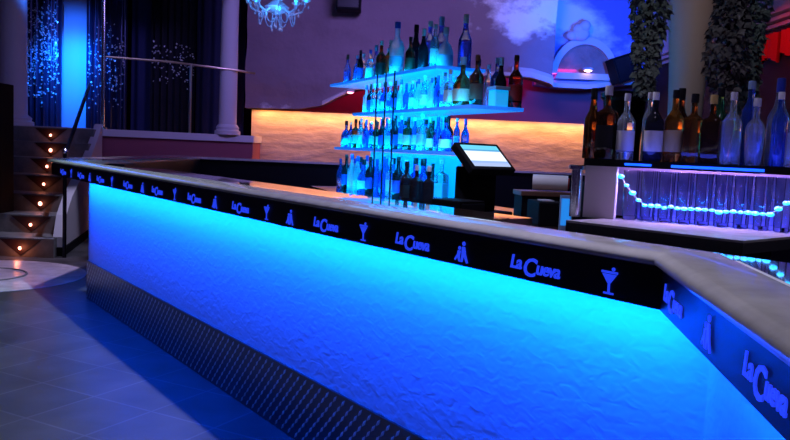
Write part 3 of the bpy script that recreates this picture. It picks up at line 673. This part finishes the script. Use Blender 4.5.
# ================================================================== STAGE CURTAINS, RAILS
def curtain(name, x0, x1, y, z0, z1, m, label, cat='curtain', pitch=.12, amp=.035, sag=0, seq=0, seqz=None, group=None):
    t = thing(name, label, cat, (0, 0, 0), 0, group)
    n = max(8, int((x1 - x0) / .02)); v = []; f = []
    for i in range(n + 1):
        x = x0 + (x1 - x0) * i / n; yy = y + amp * math.sin(2 * math.pi * (x - x0) / pitch) + .01 * math.sin(37 * x)
        v += [(x, yy, z0), (x, yy, z1), (x, yy + .02, z1), (x, yy + .02, z0)]
    for i in range(n):
        for k in range(4):
            j = (k + 1) % 4; f.append((i * 4 + k, i * 4 + j, (i + 1) * 4 + j, (i + 1) * 4 + k))
    f += [(0, 1, 2, 3), (4 * n + 3, 4 * n + 2, 4 * n + 1, 4 * n)]
    MB().add(v, f).build('cloth', m, t, smooth=60)
    if seq:
        b = MB(); rr = random.Random(int(x0 * 100))
        for i in range(seq):
            x = rr.uniform(x0 + .02, x1 - .02); z = rr.triangular(seqz[0], seqz[1], seqz[2]); yy = y + amp * math.sin(2 * math.pi * (x - x0) / pitch) - .02 + .01 * math.sin(37 * x)
            s_ = rr.uniform(.006, .017); a = rr.uniform(0, 3.14); tx, tz = rr.uniform(-.8, .8), rr.uniform(-.7, .7)
            mm = Matrix.Translation((x, yy, z)) @ Matrix.Rotation(tz, 4, 'Z') @ Matrix.Rotation(tx, 4, 'X') @ Matrix.Rotation(a, 4, 'Y')
            b.box((-s_, -.002, -s_ * .8), (s_, .002, s_ * .8), mm)
        tag(b.build('sparkle_flecks', M['sequin'], t, smooth=0), kind='stuff')
    return t
curtain('tinsel_curtain', -6.68, -6.06, 14.2, 1.55, 4.9, M['tinsel'], 'dark tinsel curtain left of the lit blue backdrop, glittering', seq=520, seqz=(1.8, 3.9, 2.95))
curtain('tinsel_curtain', -5.60, -4.88, 14.2, 1.55, 4.9, M['tinsel'], 'dark tinsel curtain just right of the lit blue backdrop, sparsely glittering', seq=220, seqz=(1.8, 3.5, 2.8))
curtain('tinsel_curtain', -4.50, -3.70, 14.35, 1.55, 4.9, M['drape'], 'black glittering curtain in the middle of the stage', seq=110, seqz=(2.3, 3.2, 2.8))
curtain('stage_drape', -4.90, -4.45, 14.5, 1.55, 4.9, mat('navy_cloth', (.02, .03, .12), .8), 'navy drape left of the black glittering curtain', pitch=.2)
curtain('stage_drape', -3.72, -2.85, 14.5, 1.55, 4.9, mat('midnight_cloth', (.012, .016, .06), .8), 'midnight drape beside the slim right pillar', pitch=.2)
bd = MB(); n = 16; v = []; f = []
bd.box((-6.12, 14.4, 1.54), (-5.54, 14.43, 4.9)); bd = bd.build('backdrop_panel', M['blue_backdrop'], None, smooth=0)
tag(bd, 'plain backdrop panel lit bright blue between two tinsel curtains', 'backdrop')
# scalloped black pelmet
pel = [(-4.55, 4.9), (-4.55, 3.74)]
for k in range(4):
    for i in range(1, 9): pel.append((-4.55 + (k + i / 8) * .42, 3.74 - .10 * math.sin(math.pi * i / 8)))
pel += [(-2.87, 4.9)]
pl = MB().xz(pel, 12.75, 12.80).build('pelmet', M['matte_black'], None, smooth=0); tag(pl, 'black scalloped pelmet hanging over the stage front', 'pelmet')
pole = thing('dance_pole', 'tall shiny metal pole at the left front corner of the stage', 'pole', (-4.68, 12.55, 1.53))
MB().lathe([(.032, .03), (.032, 3.37)], 16).build('tube', M['chrome'], pole); MB().lathe([(.075, 0), (.075, .02), (.04, .04)], 20).build('flange', M['chrome'], pole)
rl = thing('stage_railing', 'thin metal railing with one post across the stage front', 'railing')
MB().tube([(-4.645, 12.56, 2.66), (-3.7, 12.82, 2.65), (-2.7, 13.0, 2.58), (-2.42, 13.22, 2.56)], .018, 10).build('top_rail', M['brass'], rl)
MB().tube([(-3.39, 12.88, 1.53), (-3.39, 12.88, 2.625)], .022, 10).build('post', M['brass'], rl)
hr = thing('stair_handrail', 'dark metal handrail with a newel post beside the stairs', 'handrail')
MB().tube([(-3.79, 9.02, 0), (-3.79, 9.02, 1.2)], .022, 12).build('newel_post', M['dark_metal'], hr)
MB().ball((-3.79, 9.02, 1.22), .032, 12, 8).build('finial', M['chrome'], hr)
MB().tube([(-3.79, 9.02, 1.17), (-4.76, 12.2, 2.19)], .026, 10).build('rail', M['dark_metal'], hr)
# step lights: downward triangular plate with a small lamp
lx = [-4.26, -4.37, -4.48, -4.66, -4.84, -5.01, -5.23]
for k in range(7):
    t = thing('step_light', f"glowing step light on dark triangular plate, {['lowest', 'second', 'third', 'fourth', 'fifth', 'sixth', 'topmost'][k]} riser of the stage stairs", 'step light', (lx[k], st_y[k] - .012, .216 * k), 0, 'stair lights')
    MB().xz([(-.24, .20), (0, .012), (.24, .20)], 0, .010).build('plate', M['plate'], t, smooth=0)
    MB().ball((0, -.012, .10), .018 + .006 * (k in (2, 5)), 10, 8, (1, .6, 1.1)).build('lamp', M['bulb'], t)
    light('step_lamp', 'POINT', (lx[k], st_y[k] - .10, .216 * k + .10), None, (1, .25, .12), .22 if k else .7, .02)
# black speaker standing on the stairs at the far left
ls = thing('loudspeaker', 'tall black loudspeaker standing on the stairs at their left edge', 'loudspeaker', (-5.05, 9.62, .432), 0)
MB().box((-.30, -.15, 0), (.29, .2, 1.56)).build('cabinet', M['matte_black'], ls, smooth=0, bevel=.01)
MB().lathe([(.14, 0), (.14, .01), (.1, .015)], 24, M4=Matrix.Translation((-.05, -.15, .45)) @ Matrix.Rotation(R(90), 4, 'X')).build('woofer', M['black'], ls)
# hanging black boxes
sp1 = thing('ceiling_speaker', 'black box speaker hanging high on the mauve wall', 'loudspeaker', (-.93, 13.5, 3.70))
MB().box((-.2, -.18, -.02), (.2, .2, .5)).build('cabinet', M['matte_black'], sp1, smooth=0, bevel=.01); MB().box((-.17, -.19, .02), (.17, -.18, .46)).build('grille', M['black'], sp1, smooth=0)
MB().box((-.02, .2, .2), (.02, .28, .3)).build('bracket', M['dark_metal'], sp1, smooth=0)
tl_ = Matrix.Rotation(R(-20), 4, 'Y') @ Matrix.Rotation(R(18), 4, 'Z')
sp2 = thing('tilted_speaker', 'black tilted speaker beside the blue lit arch', 'loudspeaker', (3.93, 14.3, 3.0))
MB().prism([(-.22, -.16), (.2, -.16), (.14, .2), (-.16, .2)], -.22, .24).build('cabinet', M['matte_black'], sp2, smooth=0, bevel=.01).matrix_basis = tl_
MB().box((-.19, -.172, -.19), (.17, -.16, .2)).build('grille', M['black'], sp2, smooth=0).matrix_basis = tl_
MB().tube([(0, .1, 0), (0, .42, .05)], .03, 8).build('bracket', M['dark_metal'], sp2)
# recessed spots
for nme, lab, x, y, z, mm, r_ in [('downlight', 'small lit downlight in the niche under the arch', ac + .02, ay - .3, 2.965, 'spot_lens', .07), ('downlight', 'pink glowing spot lamp left of the bottle tower', -.86, 13.66, 2.34, 'red_lens', .055)]:
    t = thing(nme, lab, 'spotlight', (x, y, z)); MB().lathe([(r_ * 1.35, .012), (r_ * 1.35, .05), (r_, .06)], 20).build('housing', M['plaster'], t); MB().ball((0, 0, .01), r_, 14, 8, (1, 1, .45)).build('lens', M[mm], t)
# plaster ornament above the arch
orn = MB(); orn.ball((0, 0, .10), .16, 14, 10, (1, .6, .8)).ball((.06, -.05, .24), .10, 12, 8, (1, .8, 1)).ball((-.14, 0, .06), .12, 12, 8, (1, .6, .7)).ball((-.04, -.02, .18), .11, 12, 8, (1, .7, .9))
orn = orn.build('plaster_ornament', M['plaster']); orn.location = (3.2, 14.50, 3.53); tag(orn, 'pale blue lit plaster ornament perched on the arch', 'ornament')
# red velvet valances on the right wall
for i, (y0, y1, z0, z1, lab) in enumerate([(9.45, 9.95, 2.62, 2.98, 'red lit velvet valance on the right wall, farther from the frame edge'), (8.75, 9.35, 2.66, 2.98, 'red lit velvet valance on the right wall, nearest the frame edge')]):
    v = []; f = []; n = 24
    for k in range(n + 1):
        y = y0 + (y1 - y0) * k / n; x = 4.40 + .025 * math.sin(k * 1.3); zb = z0 + .08 * abs(math.sin(math.pi * k / n * 1.0 + i))
        v += [(x, y, zb), (x, y, z1), (x + .03, y, z1), (x + .03, y, zb)]
    for k in range(n):
        for q in range(4):
            j = (q + 1) % 4; f.append((k * 4 + q, k * 4 + j, (k + 1) * 4 + j, (k + 1) * 4 + q))
    f += [(0, 1, 2, 3), (4 * n + 3, 4 * n + 2, 4 * n + 1, 4 * n)]
    o = MB().add(v, f).build('red_valance', M['red_cloth'], None, smooth=60); tag(o, lab, 'valance', None)

# ================================================================== COLUMN, IVY, PEDESTAL
c3 = thing('plaster_column', 'pale tapering plaster column behind the rack bottles, between ivy strands', 'column', (2.0, 5.6, 0))
MB().lathe([(.16, 0), (.15, .4), (.11, 1.6), (.125, 2.0), (.17, 2.6), (.21, 3.6), (.24, 4.9)], 24).build('shaft', M['plaster'], c3); MB().lathe([(.2, 0), (.2, .12), (.17, .16)], 24).build('plinth', M['plaster'], c3)
def ivy(name, x, y, z0, r0, n, m, label, seed, zt=2.75):
    rr = random.Random(seed); t = thing(name, label, 'hanging plant', (x, y, z0))
    MB().tube([(0.012 * math.sin(k), .012 * math.cos(k * 1.7), (4.9 - z0) * k / 24) for k in range(25)], .012, 6).build('stem', M['stem'], t)
    b = MB()
    for i in range(n):
        z = rr.random() ** .9 * (zt - z0); a = rr.uniform(0, 6.28); rad = r0 * (.45 + .55 * min(1, z / .25 + .2)) * math.sqrt(rr.uniform(.15, 1)) * (1 + .2 * math.sin(9 * z + seed))
        c = Vector((rad * math.cos(a), rad * math.sin(a), z)); s_ = rr.uniform(.016, .032)
        mm = Matrix.Translation(c) @ Matrix.Rotation(a, 4, 'Z') @ Matrix.Rotation(rr.uniform(.2, 1.5), 4, 'Y') @ Matrix.Rotation(rr.uniform(-1, 1), 4, 'X')
        pv = [(0, -.9 * s_, 0), (.55 * s_, -.35 * s_, .1 * s_), (1.2 * s_, 0, -.1 * s_), (.55 * s_, .35 * s_, .1 * s_), (0, .9 * s_, 0), (-.5 * s_, 0, .15 * s_)]
        b.add([mm @ Vector(q) for q in pv], [(0, 1, 5), (1, 2, 3), (1, 3, 5), (3, 4, 5)])
    tag(b.build('foliage', m, t, smooth=0), kind='stuff')
    return t
ivy('hanging_ivy', 1.40, 4.6, 1.78, .095, 1500, M['leaf'], 'thick grey green hanging ivy strand left of the plaster column', 3)
ivy('hanging_ivy', 1.86, 4.6, 1.72, .105, 1500, M['leaf_brown'], 'dark brownish hanging ivy strand directly right of the plaster column', 5)
ivy('hanging_ivy', 2.10, 4.86, 1.70, .085, 1100, M['leaf'], 'slim dark hanging ivy strand nearest the red valances', 8)
pd = thing('pedestal', 'dark round pedestal with flared rim behind the left rack bottles', 'pedestal', (1.46, 5.2, 0))
MB().lathe([(.16, 0), (.13, .2), (.12, 1.0), (.115, 1.5), (.135, 1.78)], 24).build('shaft', M['matte_black'], pd); MB().lathe([(.135, 1.78), (.155, 1.80), (.155, 1.83), (.13, 1.84)], 24).build('rim', M['black'], pd)

# ================================================================== CHANDELIER
ch = thing('chandelier', 'crystal chandelier with blue glow hanging at the top', 'chandelier', (-1.42, 9.0, 2.66))
MB().tube([(0, 0, .5), (0, 0, 2.24)], .012, 8).build('hanging_rod', M['chrome'], ch)
MB().lathe([(.03, .19), (.10, .22), (.14, .27), (.05, .34), (.035, .6)], 20).build('bowl', M['crystal'], ch)
MB().ball((.03, -.1, .245), .028, 10, 8).build('lamp', M['chand_lamp'], ch)
rr = random.Random(4)
drop = MB().lathe([(.001, 0), (.012, .016), (.004, .04), (.001, .045)], 8).mesh('crystal_drop', M['crystal'], 0)
for k in range(8):
    a = k * math.pi / 4 + .2; ca, sa = math.cos(a), math.sin(a)
    MB().tube([(.06 * ca, .06 * sa, .28), (.18 * ca, .18 * sa, .20), (.28 * ca, .28 * sa, .24), (.32 * ca, .32 * sa, .34)], .012, 8).build('arm', M['crystal'], ch)
    MB().lathe([(.012, 0), (.05, .02), (.055, .035), (.02, .035)], 12, (.32 * ca, .32 * sa, .34)).build('candle_cup', M['crystal'], ch)
    MB().ball((.32 * ca, .32 * sa, .41), .025, 8, 6, (1, 1, 1.8)).build('bulb', M['chand_lamp'], ch)
    for q in range(3): link('crystal_drop', drop, ch, (.32 * ca + .03 * math.cos(q * 2.1), .32 * sa + .03 * math.sin(q * 2.1), .27 + .02 * q))
    for q in range(2): link('crystal_drop', drop, ch, ((.17 + .07 * q) * ca, (.17 + .07 * q) * sa, .15 + .02 * q))
    b = MB(); b.tube([(.2 * math.cos(a + u / 8 * math.pi / 4), .2 * math.sin(a + u / 8 * math.pi / 4), .22 - .14 * math.sin(math.pi * u / 8)) for u in range(9)], [.003, .008, .004, .008, .004, .008, .004, .008, .003], 6)
    b.build('bead_swag', M['crystal'], ch)
for k in range(7):
    a = k * .9; link('crystal_drop', drop, ch, (.06 * math.cos(a), .06 * math.sin(a), 0.0 + .02 * (k % 3)))
    MB().tube([(.06 * math.cos(a), .06 * math.sin(a), .04 + .02 * (k % 3)), (.05 * math.cos(a), .05 * math.sin(a), .20)], .004, 6).build('bead_chain', M['crystal'], ch)
light('chandelier_glow', 'POINT', (-1.42, 8.8, 2.9), None, (.05, .3, 1), 4, .1)
